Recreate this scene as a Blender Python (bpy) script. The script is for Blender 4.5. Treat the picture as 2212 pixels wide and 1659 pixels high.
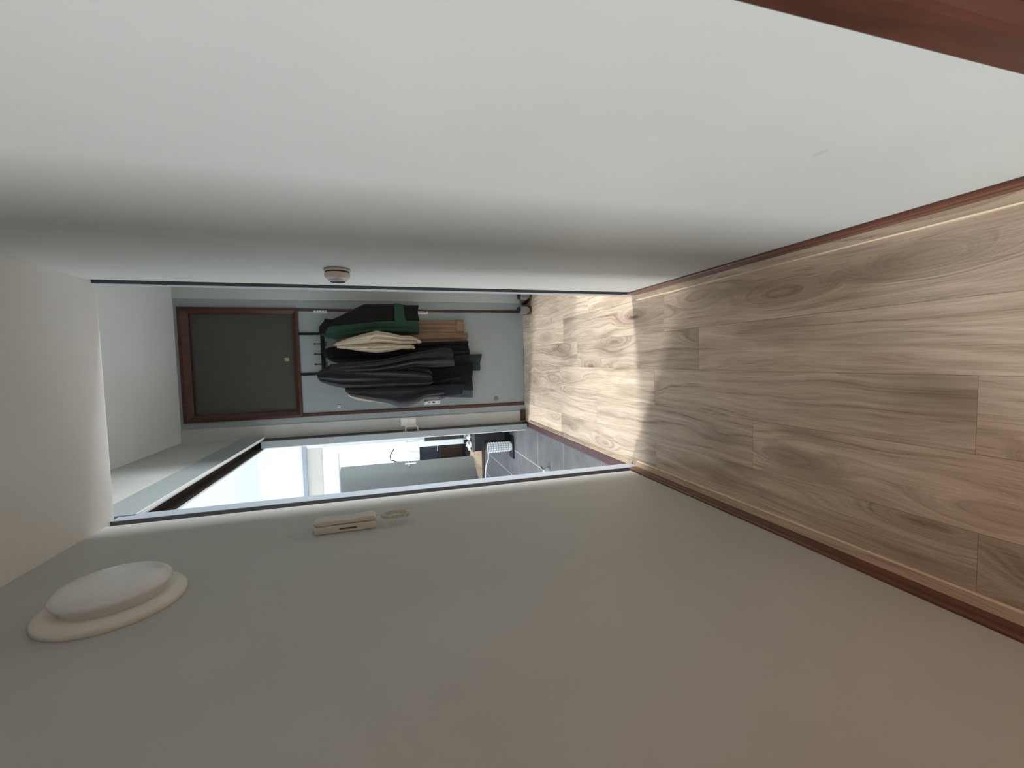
import bpy, bmesh, math, random
from mathutils import Vector, Matrix

# ------------------------------------------------------------------ clear
for o in list(bpy.data.objects):
    bpy.data.objects.remove(o, do_unlink=True)
scene = bpy.context.scene
COL = scene.collection

# ------------------------------------------------------------------ camera
R = ((0.99816104, -0.05557706, 0.02420166),
     (0.04664582, 0.95919458, 0.27887261),
     (-0.03871302, -0.27723087, 0.96002310))      # columns: right, forward, up of the phone
right = Vector((R[0][0], R[1][0], R[2][0]))
fwd = Vector((R[0][1], R[1][1], R[2][1]))
up = Vector((R[0][2], R[1][2], R[2][2]))
cd = bpy.data.cameras.new('camera')
cam = bpy.data.objects.new('camera', cd)
COL.objects.link(cam)
ax, ay, az = -up, right, -fwd                      # the phone was held on its side
cam.matrix_world = Matrix(((ax.x, ay.x, az.x, 0), (ax.y, ay.y, az.y, 0), (ax.z, ay.z, az.z, 1.30), (0, 0, 0, 1)))
cd.sensor_fit = 'HORIZONTAL'
cd.sensor_width = 36.0
cd.lens = 923.98 / 2212 * 36.0
cd.clip_start = 0.02
scene.camera = cam

# ------------------------------------------------------------------ view, world, daylight
scene.view_settings.view_transform = 'Standard'
scene.view_settings.look = 'None'
scene.view_settings.gamma = 1
scene.view_settings.use_curve_mapping = False
scene.view_settings.exposure = 0.0
try:
    scene.cycles.max_bounces = 10
    scene.cycles.diffuse_bounces = 7
    scene.cycles.sample_clamp_indirect = 6
    scene.cycles.use_denoising = True
except Exception:
    pass
w = bpy.data.worlds.new('overcast_sky'); scene.world = w
w.use_nodes = True
bg = w.node_tree.nodes.get('Background')
bg.inputs[0].default_value = (0.80, 0.90, 1.0, 1); bg.inputs[1].default_value = 5.0


def area(name, loc, target, sx, sy, power, col, spread=180):
    l = bpy.data.lights.new(name, 'AREA'); l.shape = 'RECTANGLE'
    l.size = sx; l.size_y = sy; l.energy = power; l.color = col; l.spread = math.radians(spread)
    o = bpy.data.objects.new(name, l); COL.objects.link(o)
    o.location = loc
    o.rotation_euler = (Vector(target) - Vector(loc)).to_track_quat('-Z', 'Y').to_euler()
    return o


DAY = (0.92, 0.97, 1.0)
P_KITCHEN, P_FOYER, P_REAR, P_NEXT, P_SKYK, P_SKYF = 42, 48, 182, 75, 600, 480
area('daylight_kitchen_window', (-3.66, 3.85, 1.55), (0.0, 4.6, 1.2), 1.9, 1.5, P_KITCHEN, DAY)
area('daylight_foyer_window', (2.62, 2.40, 1.65), (0.0, 2.34, 1.6), 0.52, 1.45, P_FOYER, DAY, 110)
area('daylight_rear_window', (-2.95, -2.12, .85), (0.3, 0.8, 0.7), 0.75, 1.6, P_REAR, DAY)
area('warm_fill_behind', (.15, -1.0, .55), (-.606, .75, .15), .25, .25, 1.7, (1.0, .52, .22), 100)  # unseen warm fill, added to tint the low left wall
area('daylight_next_room', (-3.05, 7.6, 1.5), (-1.0, 7.6, 1.2), 1.2, 1.5, P_NEXT, DAY)
area('bright_sky_outside_kitchen', (-7.0, 5.45, 3.6), (-0.1, 3.0, 0.0), 0.9, 1.6, P_SKYK, (1.0, .975, .955))
area('bright_sky_outside_foyer', (6.5, 2.72, 3.5), (-0.1, 2.3, 0.0), 0.9, 1.4, P_SKYF, (1.0, .97, .95))

# ------------------------------------------------------------------ material helpers
def new_mat(name):
    m = bpy.data.materials.new(name); m.use_nodes = True
    nt = m.node_tree; b = nt.nodes.get('Principled BSDF')
    return m, nt, b


class NG:
    def __init__(s, nt): s.nt = nt; s.n = nt.nodes; s.l = nt.links
    def link(s, a, b): s.l.new(a, b)
    def _in(s, sock, v):
        if isinstance(v, bpy.types.NodeSocket): s.l.new(v, sock)
        elif v is not None: sock.default_value = v
    def math(s, op, a, b=None, c=None, clamp=False):
        n = s.n.new('ShaderNodeMath'); n.operation = op; n.use_clamp = clamp
        s._in(n.inputs[0], a)
        if b is not None: s._in(n.inputs[1], b)
        if c is not None: s._in(n.inputs[2], c)
        return n.outputs[0]
    def vmath(s, op, a, b=None):
        n = s.n.new('ShaderNodeVectorMath'); n.operation = op
        s._in(n.inputs[0], a)
        if b is not None: s._in(n.inputs[1], b)
        return n.outputs[0]
    def noise(s, vec, scale, detail=2, rough=.5, dist=0.0):
        n = s.n.new('ShaderNodeTexNoise')
        s._in(n.inputs['Vector'], vec); n.inputs['Scale'].default_value = scale
        n.inputs['Detail'].default_value = detail; n.inputs['Roughness'].default_value = rough
        n.inputs['Distortion'].default_value = dist
        return n.outputs[0]
    def ramp(s, f, stops):
        n = s.n.new('ShaderNodeValToRGB'); s._in(n.inputs[0], f)
        e = n.color_ramp.elements
        while len(e) < len(stops): e.new(.5)
        for k, (p, c) in enumerate(stops):
            e[k].position = p; e[k].color = (*c, 1)
        return n.outputs[0]
    def mix(s, f, a, b, mode='MIX'):
        n = s.n.new('ShaderNodeMix'); n.data_type = 'RGBA'; n.blend_type = mode
        s._in(n.inputs[0], f)
        for k, v in ((6, a), (7, b)):
            if isinstance(v, tuple): n.inputs[k].default_value = (*v[:3], 1)
            else: s.l.new(v, n.inputs[k])
        return n.outputs[2]
    def maprange(s, v, a, b, c, d, smooth=False):
        n = s.n.new('ShaderNodeMapRange'); n.interpolation_type = 'SMOOTHSTEP' if smooth else 'LINEAR'
        s._in(n.inputs[0], v)
        for k, x in zip((1, 2, 3, 4), (a, b, c, d)): n.inputs[k].default_value = x
        return n.outputs[0]
    def sep(s, v):
        n = s.n.new('ShaderNodeSeparateXYZ'); s._in(n.inputs[0], v); return n.outputs
    def comb(s, x, y, z):
        n = s.n.new('ShaderNodeCombineXYZ')
        for k, v in enumerate((x, y, z)): s._in(n.inputs[k], v)
        return n.outputs[0]
    def coord(s, which='Object'): return s.n.new('ShaderNodeTexCoord').outputs[which]
    def bump(s, h, strength, dist=.01):
        n = s.n.new('ShaderNodeBump'); n.inputs['Strength'].default_value = strength
        n.inputs['Distance'].default_value = dist; s._in(n.inputs['Height'], h)
        s.l.new(n.outputs[0], s.n.get('Principled BSDF').inputs['Normal'])


def paint(name, col, rough=.6, vary=.04, scale=6, bump=.05, bscale=180, spec=.3, metal=0.0):
    m, nt, b = new_mat(name); g = NG(nt)
    c = g.coord()
    n = g.noise(c, scale, 3)
    lo = tuple(x * (1 - vary) for x in col); hi = tuple(min(1, x * (1 + vary)) for x in col)
    g.link(g.ramp(n, [(.3, lo), (.7, hi)]), b.inputs['Base Color'])
    b.inputs['Roughness'].default_value = rough
    b.inputs['Metallic'].default_value = metal
    b.inputs['Specular IOR Level'].default_value = spec
    if bump: g.bump(g.noise(c, bscale, 2), bump, .002)
    return m


def cloth(name, col, vary=.2):
    m, nt, b = new_mat(name); g = NG(nt); c = g.coord()
    n = g.noise(c, 14, 4, .6)
    lo = tuple(x * (1 - vary) for x in col); hi = tuple(x * (1 + vary) for x in col)
    g.link(g.ramp(n, [(.25, lo), (.75, hi)]), b.inputs['Base Color'])
    b.inputs['Roughness'].default_value = .85; b.inputs['Specular IOR Level'].default_value = .2
    b.inputs['Sheen Weight'].default_value = .08
    g.bump(g.noise(c, 420, 2), .25, .0015)
    return m


def wall_mat():
    """cream wall paint, fine roller texture, one worn grey scuff and a hairline scratch"""
    m, nt, b = new_mat('cream_wall_paint'); g = NG(nt); c = g.coord()
    base = g.ramp(g.noise(c, 3, 3), [(.3, (.495, .50, .475)), (.7, (.525, .53, .505))])
    x, y, z = g.sep(c)
    def blob(yc, zc, ry, rz):
        dy = g.math('DIVIDE', g.math('SUBTRACT', y, yc), ry); dz = g.math('DIVIDE', g.math('SUBTRACT', z, zc), rz)
        d = g.math('ADD', g.math('MULTIPLY', dy, dy), g.math('MULTIPLY', dz, dz))
        onx = g.math('GREATER_THAN', x, .3)
        return g.math('MULTIPLY', onx, g.maprange(d, .2, 1.3, 1, 0, True))
    f = g.math('MULTIPLY', blob(.575, .575, .015, .008), .4)
    col = g.mix(f, base, (.35, .33, .30))
    g.link(col, b.inputs['Base Color'])
    b.inputs['Roughness'].default_value = .55; b.inputs['Specular IOR Level'].default_value = .25
    g.bump(g.noise(c, 260, 3), .06, .002)
    return m


def laminate(name, tint=(1, 1, 1)):
    m, nt, b = new_mat(name); g = NG(nt)
    c = g.coord()
    rnd = g.n.new('ShaderNodeObjectInfo').outputs['Random']
    r2 = g.math('FRACT', g.math('MULTIPLY', rnd, 17.31))
    r3 = g.math('FRACT', g.math('MULTIPLY', rnd, 91.7))
    x, y, z = g.sep(c)
    off = g.comb(g.math('MULTIPLY', rnd, 47), g.math('MULTIPLY', r2, 83), r3)
    p = g.vmath('ADD', c, off)
    px, py, pz = g.sep(p)
    # knots: sparse cells of a stretched voronoi
    v = g.n.new('ShaderNodeTexVoronoi'); v.inputs['Scale'].default_value = 1
    g.link(g.comb(g.math('MULTIPLY', px, 8), g.math('MULTIPLY', py, 2.0), 0), v.inputs['Vector'])
    d = v.outputs['Distance']
    cr, cg, cb = g.sep(v.outputs['Color'])
    on = g.math('GREATER_THAN', cr, .50)
    fall = g.math('MULTIPLY', on, g.maprange(d, 0, .55, 1, 0, True))
    core = g.math('MULTIPLY', g.math('GREATER_THAN', cr, .58), g.maprange(g.math('ADD', d, g.math('MULTIPLY', g.noise(g.comb(g.math('MULTIPLY', px, 60), g.math('MULTIPLY', py, 22), 0), 1, 3), .16)), .09, .22, 1, 0, True))
    low = g.noise(g.comb(g.math('MULTIPLY', px, 6), g.math('MULTIPLY', py, 1.1), 0), 1, 2)
    ph = g.math('ADD', g.math('MULTIPLY', px, 46), g.math('ADD', g.math('MULTIPLY', low, 8), g.math('MULTIPLY', fall, 6)))
    grain = g.noise(g.comb(ph, g.math('MULTIPLY', py, 1.1), 0), 1, 5, .68)
    fine = g.noise(g.comb(g.math('MULTIPLY', px, 320), g.math('MULTIPLY', py, 9), 0), 1, 3)
    broad = g.noise(g.comb(g.math('MULTIPLY', px, 7), g.math('MULTIPLY', py, 1.5), 3), 1, 3)
    k = g.math('ADD', g.math('MULTIPLY', grain, .72), g.math('MULTIPLY', fine, .28))
    col = g.ramp(k, [(.33, (.31, .215, .15)), (.45, (.61, .478, .362)), (.60, (.81, .675, .54))])
    col = g.mix(g.maprange(broad, .50, .74, 0, .62, True), col, (.27, .19, .135))
    col = g.mix(g.math('MULTIPLY', fall, .46), col, (.24, .16, .11))
    col = g.mix(g.math('MULTIPLY', core, .8), col, (.085, .05, .035))
    tone = g.maprange(r3, 0, 1, .80, 1.14)
    col = g.mix(1.0, col, g.comb(g.math('MULTIPLY', tone, tint[0]), g.math('MULTIPLY', tone, tint[1]), g.math('MULTIPLY', tone, tint[2])), 'MULTIPLY')
    g.link(col, b.inputs['Base Color'])
    b.inputs['Roughness'].default_value = .42; b.inputs['Specular IOR Level'].default_value = .35
    g.bump(k, .05, .002)
    return m


def mahogany(name, lo, hi, rough=.35):
    m, nt, b = new_mat(name); g = NG(nt); c = g.coord()
    s = g.vmath('MULTIPLY', c, (30, 30, 30))
    mp = g.n.new('ShaderNodeMapping'); mp.inputs['Scale'].default_value = (14, 14, 1.6); g.link(c, mp.inputs[0])
    n = g.noise(mp.outputs[0], 3, 5, .6, .4)
    g.link(g.ramp(n, [(.3, lo), (.7, hi)]), b.inputs['Base Color'])
    b.inputs['Roughness'].default_value = rough
    g.bump(n, .05, .002)
    return m


def mahogany_h(name, lo, hi, rough=.35):
    m = mahogany(name, lo, hi, rough)
    for n in m.node_tree.nodes:
        if n.type == 'MAPPING': n.inputs['Scale'].default_value = (14, 1.4, 14)
    return m


def tile_mat():
    m, nt, b = new_mat('grey_stone_tile'); g = NG(nt); c = g.coord()
    rnd = g.n.new('ShaderNodeObjectInfo').outputs['Random']
    p = g.vmath('ADD', c, g.comb(g.math('MULTIPLY', rnd, 31), rnd, 0))
    n = g.noise(p, 7, 5, .6)
    g.link(g.ramp(n, [(.3, (.095, .095, .104)), (.7, (.155, .155, .165))]), b.inputs['Base Color'])
    b.inputs['Roughness'].default_value = .45
    g.bump(n, .06, .003)
    return m


M = {}
M['wall'] = wall_mat()
M['rear'] = paint('taupe_rear_room_paint', (.36, .33, .29), .6, .03, 3, .03)
M['ceil'] = paint('cream_ceiling_paint', (.76, .735, .70), .7, .02, 3, .05, 260)
M['foyer_ceil'] = paint('white_ceiling_paint', (.84, .865, .855), .7, .02, 3, .05, 260)
M['greyblue'] = paint('blue_grey_gloss_paint', (.32, .355, .36), .32, .03, 5, .02, 120, .4)
M['metal'] = paint('blue_grey_metal', (.35, .39, .44), .4, .03, 8, .02, 200, .5)
M['lam'] = laminate('oak_laminate')
M['lamtrim'] = laminate('oak_laminate_edge', (.74, .70, .65))
M['paleedge'] = paint('pale_oak_edge', (.80, .66, .49), .4)
M['sub'] = paint('dark_underlay', (.06, .045, .035), .8)
M['mah'] = mahogany('mahogany_stain', (.045, .013, .008), (.085, .028, .017))
M['mahh'] = mahogany_h('mahogany_board', (.095, .036, .021), (.18, .072, .043), .3)
M['mahdark'] = mahogany('dark_mahogany', (.05, .016, .012), (.10, .034, .022))
M['mahdoor'] = mahogany('warm_mahogany_door', (.22, .075, .03), (.36, .14, .06), .4)
M['purple'] = mahogany_h('dark_purple_threshold', (.055, .022, .024), (.105, .045, .048), .4)
M['pane'] = paint('smoked_transom_panel', (.066, .066, .053), .35, .06, 20, .03, 300, .4)
M['black'] = paint('black_powder_coat', (.008, .008, .009), .45, .1, 10, .03)
M['gloss_black'] = paint('black_gloss', (.010, .010, .012), .18, .1, 5, 0, 100, .5)
M['chrome'] = paint('brushed_chrome', (.62, .62, .60), .28, .05, 30, .02, 300, .5, 1.0)
M['ivory'] = paint('ivory_plastic', (.68, .65, .59), .4, .03, 8, .02, 300, .4)
M['white'] = paint('white_plastic', (.80, .80, .79), .4, .02, 8, .01, 300, .4)
M['slot'] = paint('brown_shadow_slot', (.12, .10, .08), .6)
M['alarm'] = paint('alarm_plastic', (.74, .71, .68), .4, .02, 8, .01)
M['rose'] = paint('dull_grey_rose', (.21, .21, .195), .5)
M['nickel'] = paint('pale_nickel', (.86, .83, .76), .35, .02, 20, 0, 100, .5, .3)
M['shadegrey'] = paint('dark_grey_for_shade', (.10, .10, .108), .5)  # dark grey that paints shade on post fronts and the sliding leaf
M['lampbase'] = paint('lamp_base_enamel', (.80, .77, .70), .35, .02, 8, .01, 200, .4)
M['opal'] = paint('opal_glass', (.80, .81, .80), .22, .02, 8, 0, 200, .5)
M['switch'] = paint('cream_switch_plastic', (.90, .88, .83), .4, .02, 8, .01, 300, .4)
M['darkglass'] = paint('dark_sensor_lens', (.02, .018, .025), .15, .1, 60, .1, 400, .5)
M['kit_white'] = paint('white_kitchen_paint', (.86, .88, .88), .5, .02, 3, .02)
M['kit_cream'] = paint('cream_panel_paint', (.62, .60, .54), .5, .02, 3, .02)
M['leafgrey'] = paint('grey_door_paint', (.10, .11, .106), .4, .03, 4, .02, 140, .35)
M['grout'] = paint('pale_grout', (.62, .60, .61), .8)
M['tile'] = tile_mat()
M['foil'] = paint('crumpled_silver_foil', (.75, .75, .76), .25, .25, 40, .6, 60, .5, .8)
M['tan_paper'] = paint('tan_paper', (.42, .32, .20), .7, .1, 60)
M['c_black'] = cloth('black_wool', (.005, .005, .0055))
M['c_blackgreen'] = cloth('black_nylon', (.008, .008, .008))
M['c_charcoal'] = cloth('charcoal_cotton', (.026, .0245, .028), .15)
M['c_green'] = cloth('bottle_green_nylon', (.026, .066, .044))
M['c_beige'] = cloth('beige_cotton', (.50, .42, .31), .1)
M['c_tan'] = cloth('tan_wool', (.27, .175, .115), .15)
M['c_navy'] = cloth('navy_cotton', (.015, .017, .023))
M['c_teal'] = cloth('dark_teal_denim', (.030, .042, .044))
M['c_bluegrey'] = cloth('blue_grey_denim', (.065, .078, .092))
M['c_white'] = cloth('white_towel', (.72, .80, .80), .05)
M['shoe'] = cloth('worn_grey_suede', (.24, .21, .205), .4)
M['brown_in'] = mahogany('dark_brown_wood', (.05, .028, .02), (.11, .06, .035))
M['navy_panel'] = paint('navy_cabinet_paint', (.018, .022, .035), .3)

# ------------------------------------------------------------------ mesh helpers
def link(o, parent=None):
    COL.objects.link(o)
    if parent is not None: o.parent = parent
    return o


def obj(name, bm, mat, parent=None, smooth=False, loc=None):
    me = bpy.data.meshes.new(name)
    bmesh.ops.recalc_face_normals(bm, faces=bm.faces[:])
    bm.to_mesh(me); bm.free()
    me.materials.append(M[mat] if isinstance(mat, str) else mat)
    if smooth:
        for p in me.polygons: p.use_smooth = True
        try: me.set_sharp_from_angle(angle=math.radians(42))
        except Exception: pass
    o = bpy.data.objects.new(name, me)
    link(o, parent)
    if loc: o.location = loc
    return o


def box(bm, x0, x1, y0, y1, z0, z1, bev=0.0, seg=1):
    r = bmesh.ops.create_cube(bm, size=1.0)
    vs = r['verts']
    for v in vs:
        v.co = Vector(((x0 + x1) / 2 + v.co.x * (x1 - x0), (y0 + y1) / 2 + v.co.y * (y1 - y0), (z0 + z1) / 2 + v.co.z * (z1 - z0)))
    if bev:
        es = list({e for v in vs for e in v.link_edges})
        bmesh.ops.bevel(bm, geom=es, offset=bev, segments=seg, profile=.5, affect='EDGES')


def bx(*a, **k):
    bm = bmesh.new(); box(bm, *a, **k); return bm


def lathe(bm, prof, axis='Z', n=40, origin=(0, 0, 0)):
    """prof: (radius, height) from bottom to top, closed at both ends"""
    rings = []
    O = Vector(origin)
    def P(r, h, a):
        c, s = r * math.cos(a), r * math.sin(a)
        return O + {'Z': Vector((c, s, h)), 'X': Vector((h, c, s)), '-X': Vector((-h, c, s)), '-Y': Vector((c, -h, s))}[axis]
    for r, h in prof:
        if r < 1e-6: rings.append([bm.verts.new(P(0, h, 0))])
        else: rings.append([bm.verts.new(P(r, h, 2 * math.pi * k / n)) for k in range(n)])
    for a, b in zip(rings, rings[1:]):
        if len(a) == 1 and len(b) == 1: continue
        for k in range(n):
            j = (k + 1) % n
            if len(a) == 1: bm.faces.new((a[0], b[k], b[j]))
            elif len(b) == 1: bm.faces.new((a[k], a[j], b[0]))
            else: bm.faces.new((a[k], a[j], b[j], b[k]))
    if len(rings[0]) > 1: bm.faces.new(rings[0])
    if len(rings[-1]) > 1: bm.faces.new(rings[-1])


def tube(bm, pts, r, n=8, closed=False):
    pts = [Vector(p) for p in pts]
    N = len(pts); rings = []
    prev = None
    for i, p in enumerate(pts):
        if closed: t = pts[(i + 1) % N] - pts[i - 1]
        else: t = pts[min(i + 1, N - 1)] - pts[max(i - 1, 0)]
        t.normalize()
        if prev is None:
            a = Vector((0, 0, 1)) if abs(t.z) < .9 else Vector((1, 0, 0))
            u = t.cross(a).normalized()
        else:
            u = (prev - t * prev.dot(t)).normalized()
        prev = u
        v = t.cross(u)
        rr = r[i] if isinstance(r, (list, tuple)) else r
        rings.append([bm.verts.new(p + u * rr * math.cos(2 * math.pi * k / n) + v * rr * math.sin(2 * math.pi * k / n)) for k in range(n)])
    rng = range(N if closed else N - 1)
    for i in rng:
        a, b = rings[i], rings[(i + 1) % N]
        for k in range(n):
            j = (k + 1) % n
            bm.faces.new((a[k], a[j], b[j], b[k]))
    if not closed:
        bm.faces.new(rings[0]); bm.faces.new(rings[-1])


def prism(bm, poly, axis, a, b):
    """poly in the plane normal to axis, extruded from a to b"""
    def P(u, v, h): return {'Y': (u, h, v), 'X': (h, u, v), 'Z': (u, v, h)}[axis]
    A = [bm.verts.new(P(u, v, a)) for u, v in poly]; B = [bm.verts.new(P(u, v, b)) for u, v in poly]
    n = len(poly)
    bm.faces.new(A); bm.faces.new(B)
    for k in range(n):
        j = (k + 1) % n
        bm.faces.new((A[k], A[j], B[j], B[k]))


def empty(name, label, cat, loc=(0, 0, 0), group=None):
    o = bpy.data.objects.new(name, None); COL.objects.link(o)
    o.location = loc; o.empty_display_size = .05
    o['label'] = label; o['category'] = cat
    if group: o['group'] = group
    bpy.context.view_layer.update()
    return o


def child(root, name, bm, mat, smooth=False, label=None):
    """mesh given in world coordinates, parented under a root that stands somewhere else"""
    off = Vector((0, 0, 0)); r = root
    while r is not None: off += r.location; r = r.parent
    for v in bm.verts: v.co -= off
    o = obj(name, bm, mat, root, smooth)
    if label: o['label'] = label
    return o


def tag(o, label, cat, group=None):
    o['label'] = label; o['category'] = cat
    if group: o['group'] = group
    return o


def struct(o, label=None):
    o['kind'] = 'structure'
    if label: o['label'] = label
    return o


# ------------------------------------------------------------------ dimensions (metres)
XR, XL = 0.341, -0.606          # corridor side walls
H1, H2 = 2.374, 2.930           # low corridor ceiling, tall foyer ceiling
YP, YB = 2.031, 2.090           # metal posts where the corridor opens into the foyer
YF = 4.062                      # end wall with the front door
KX = XL - 0.10                  # kitchen face of the left wall
KB = 6.03                       # kitchen back wall
REAR = -2.7

# ------------------------------------------------------------------ walls
def round_end(bm, xs, xb, y0, s, r=.035):
    P = [(xs, y0)] + [(xs + s * r * (1 - math.cos(a)), YP - r + r * math.sin(a)) for a in [k / 10 * math.pi / 2 for k in range(11)]]
    P += [(xs + s * r, YB - .001), (xb, YB - .001), (xb, y0)]
    A = [bm.verts.new((x, y, 0)) for x, y in P]; B = [bm.verts.new((x, y, H1 - .0005)) for x, y in P]
    n = len(P); bm.faces.new(A); bm.faces.new(B)
    for k in range(n):
        f = bm.faces.new((A[k], A[(k + 1) % n], B[(k + 1) % n], B[k]))


# right wall: corridor part with a doorway (door_2) beside the camera
bm = bmesh.new()
round_end(bm, XR, XR + .12, .34, 1)
box(bm, XR, XR + .12, REAR, -.62, 0, H1)
box(bm, XR, XR + .12, -.62, .34, 2.10, H1)
struct(obj('wall_right', bm, 'wall', smooth=True), 'cream right wall of the narrow corridor')
# left wall: corridor part, doorway behind the camera
bm = bmesh.new()
round_end(bm, XL, KX, .12, -1)
box(bm, KX, XL, REAR, -.80, 0, H1)
box(bm, KX, XL, -.80, .12, 2.12, H1)
struct(obj('wall_left', bm, 'wall', smooth=True), 'shaded cream left wall of the narrow corridor')
# left wall above the sliding kitchen door
bm = bmesh.new()
box(bm, XL - .012, XL, YB, YF + .01, 2.321, 2.44)
box(bm, KX, KX + .012, YB, YF + .02, 2.338, 2.44)
box(bm, KX, XL, YB, YF + .01, 2.44, H2)
struct(obj('wall_left_over_kitchen_door', bm, 'wall'), 'wall strip above the sliding kitchen door')
# bulkhead between low and tall ceilings
struct(obj('wall_bulkhead', bx(XL - .1, 2.75, YB - .1, YB, H1 + .051, H2), 'wall'), 'bulkhead above the corridor mouth')
# foyer side returns
struct(obj('wall_foyer_near', bx(XR + .12, 2.6, YB - .1, YB, 0, H2), 'wall'), 'near wall of the foyer')
bm = bmesh.new()
box(bm, 2.6, 2.72, YB - .1, 2.13, 0, H2); box(bm, 2.6, 2.72, 2.67, YF + .1, 0, H2)
box(bm, 2.6, 2.72, 2.13, 2.67, 2.4, H2); box(bm, 2.6, 2.72, 2.13, 2.67, 0, .9)
struct(obj('wall_foyer_right', bm, 'wall'), 'right wall of the foyer')
bm = bmesh.new()   # side wall with the doorway that lets light in from the right
box(bm, .72, .80, 2.76, YF - .012, 0, H2); box(bm, .72, .80, YB, 2.76, 2.42, H2)
struct(obj('wall_foyer_side', bm, 'wall'), 'side wall of the foyer, hidden behind the corridor wall')
# end wall around the front door
bm = bmesh.new()
box(bm, XL, -.503, YF - .012, YF + .12, 0, H2)
box(bm, .557, 2.6, YF - .012, YF + .12, 0, H2)
struct(obj('wall_far', bm, 'wall'), 'end wall beside the front door')
struct(obj('wall_pocket', bx(KX, KX + .015, YF, KB, 0, H2), 'kit_white'), 'kitchen side of the door pocket')
struct(obj('wall_pocket_inner', bx(XL - .012, XL, YF + .0, KB, 0, H2), 'kit_white'))
# corridor and foyer ceilings
bm = bmesh.new()
rc = .04
prism(bm, [(REAR, H1)] + [(YB - .001 - rc + rc * math.sin(a), H1 + rc * (1 - math.cos(a))) for a in [k / 8 * math.pi / 2 for k in range(9)]] + [(YB - .001, H1 + .05), (REAR, H1 + .05)], 'X', XL - .1, XR + .12)
struct(obj('ceiling', bm, 'ceil', smooth=True), 'low cream corridor ceiling')
struct(obj('ceiling', bx(XL - .1, 2.75, YB - .1, YF + .12, H2, H2 + .05), 'foyer_ceil'), 'tall grey-white foyer ceiling')
# rear of the corridor and the room to the left of it
struct(obj('wall_rear', bx(-3.1, XR + .12, REAR - .1, REAR, 0, H1), 'rear'))
bm = bmesh.new()
box(bm, -3.1, -3.0, REAR, -2.5, 0, H1); box(bm, -3.1, -3.0, -1.7, 1.6, 0, H1)
box(bm, -3.1, -3.0, -2.5, -1.7, 0, .03); box(bm, -3.1, -3.0, -2.5, -1.7, 2.0, H1)
struct(obj('wall_rear_left', bm, 'rear'))
struct(obj('wall_rear_front', bx(-3.1, KX, 1.5, 1.6, 0, H1), 'rear'))
struct(obj('ceiling', bx(-3.1, KX - .0005, REAR, 1.6, H1, H1 + .05), 'rear'))
# kitchen shell
bm = bmesh.new()
box(bm, -3.7, -3.6, 1.9, 2.80, 0, H2); box(bm, -3.7, -3.6, 4.90, 8.9, 0, H2)
box(bm, -3.7, -3.6, 2.80, 4.90, 0, .8); box(bm, -3.7, -3.6, 2.80, 4.90, 2.3, H2)
struct(obj('wall_kitchen_left', bm, 'kit_white'))
struct(obj('wall_kitchen_near', bx(-3.6, KX, YB - .1, YB + .03, 0, H2), 'kit_white'))
bm = bmesh.new()
box(bm, -1.08, XL, KB, KB + .12, 0, H2)
box(bm, -3.6, -2.12, KB, KB + .12, 0, H2)
box(bm, -2.12, -1.08, KB, KB + .12, 2.35, H2)
struct(obj('wall_kitchen_back', bm, 'kit_white'), 'overexposed white back wall of the kitchen')
struct(obj('ceiling', bx(-3.7, XL, YB - .1, 9.0, H2, H2 + .05), 'kit_white'), 'white kitchen ceiling')
struct(obj('wall_next_room_back', bx(-3.7, .6, 8.8, 8.9, 0, H2), 'kit_white'))
struct(obj('wall_next_room_right', bx(.5, .6, KB + .12, 8.8, 0, H2), 'kit_white'))

# ------------------------------------------------------------------ floor: one object per plank
flo = struct(obj('floor', bx(-3.1, 2.72, REAR - .1, YF + .1, -.06, -.009), 'sub'), 'oak laminate plank floor')
PW, PL, GAP = 0.183, 1.243, 0.0003
JOINT = {0: 3.12, 1: 2.517, 2: 3.13, 3: 2.805, 4: 3.05, 5: 2.62, 6: 3.30, 7: 2.45, 8: 2.9}
random.seed(5)
full_mesh = None
for k in range(-3, 18):
    x0 = -.610 + k * PW; x1 = x0 + PW
    j = JOINT.get(k, 2.2 + random.random())
    ylo, yhi = REAR, YF - .003
    if k < 0:
        ylo, yhi = -1.9, .15
    if k > 5: ylo = YB + .001
    n0 = math.floor((ylo - j) / PL)
    y = j + n0 * PL
    while y < yhi:
        a, b = max(y, ylo), min(y + PL, yhi)
        if b - a > .02:
            xa = x0 + GAP; xb = x1 - GAP
            if k < 5: xb = min(xb, XR)
            if k == 5 and a < YB - .002:
                sl_ = bx(xa - x0, XR - x0, a - y + GAP, min(b, YB) - y, -.008, 0)
                obj('plank', sl_, 'lam', flo, loc=(x0, y, 0))
                a = YB
                if b - a < .02: y += PL; continue
            full = (a == y and b == y + PL and xb == x1 - GAP)
            if full and full_mesh is not None:
                o = bpy.data.objects.new('plank', full_mesh); link(o, flo); o.location = (x0, y, 0)
            else:
                bm = bx(xa - x0, xb - x0, a - y + GAP, b - y - GAP, -.008, 0, bev=.0004)
                o = obj('plank', bm, 'lam', flo, loc=(x0, y, 0))
                if full: full_mesh = o.data
        y += PL

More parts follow.
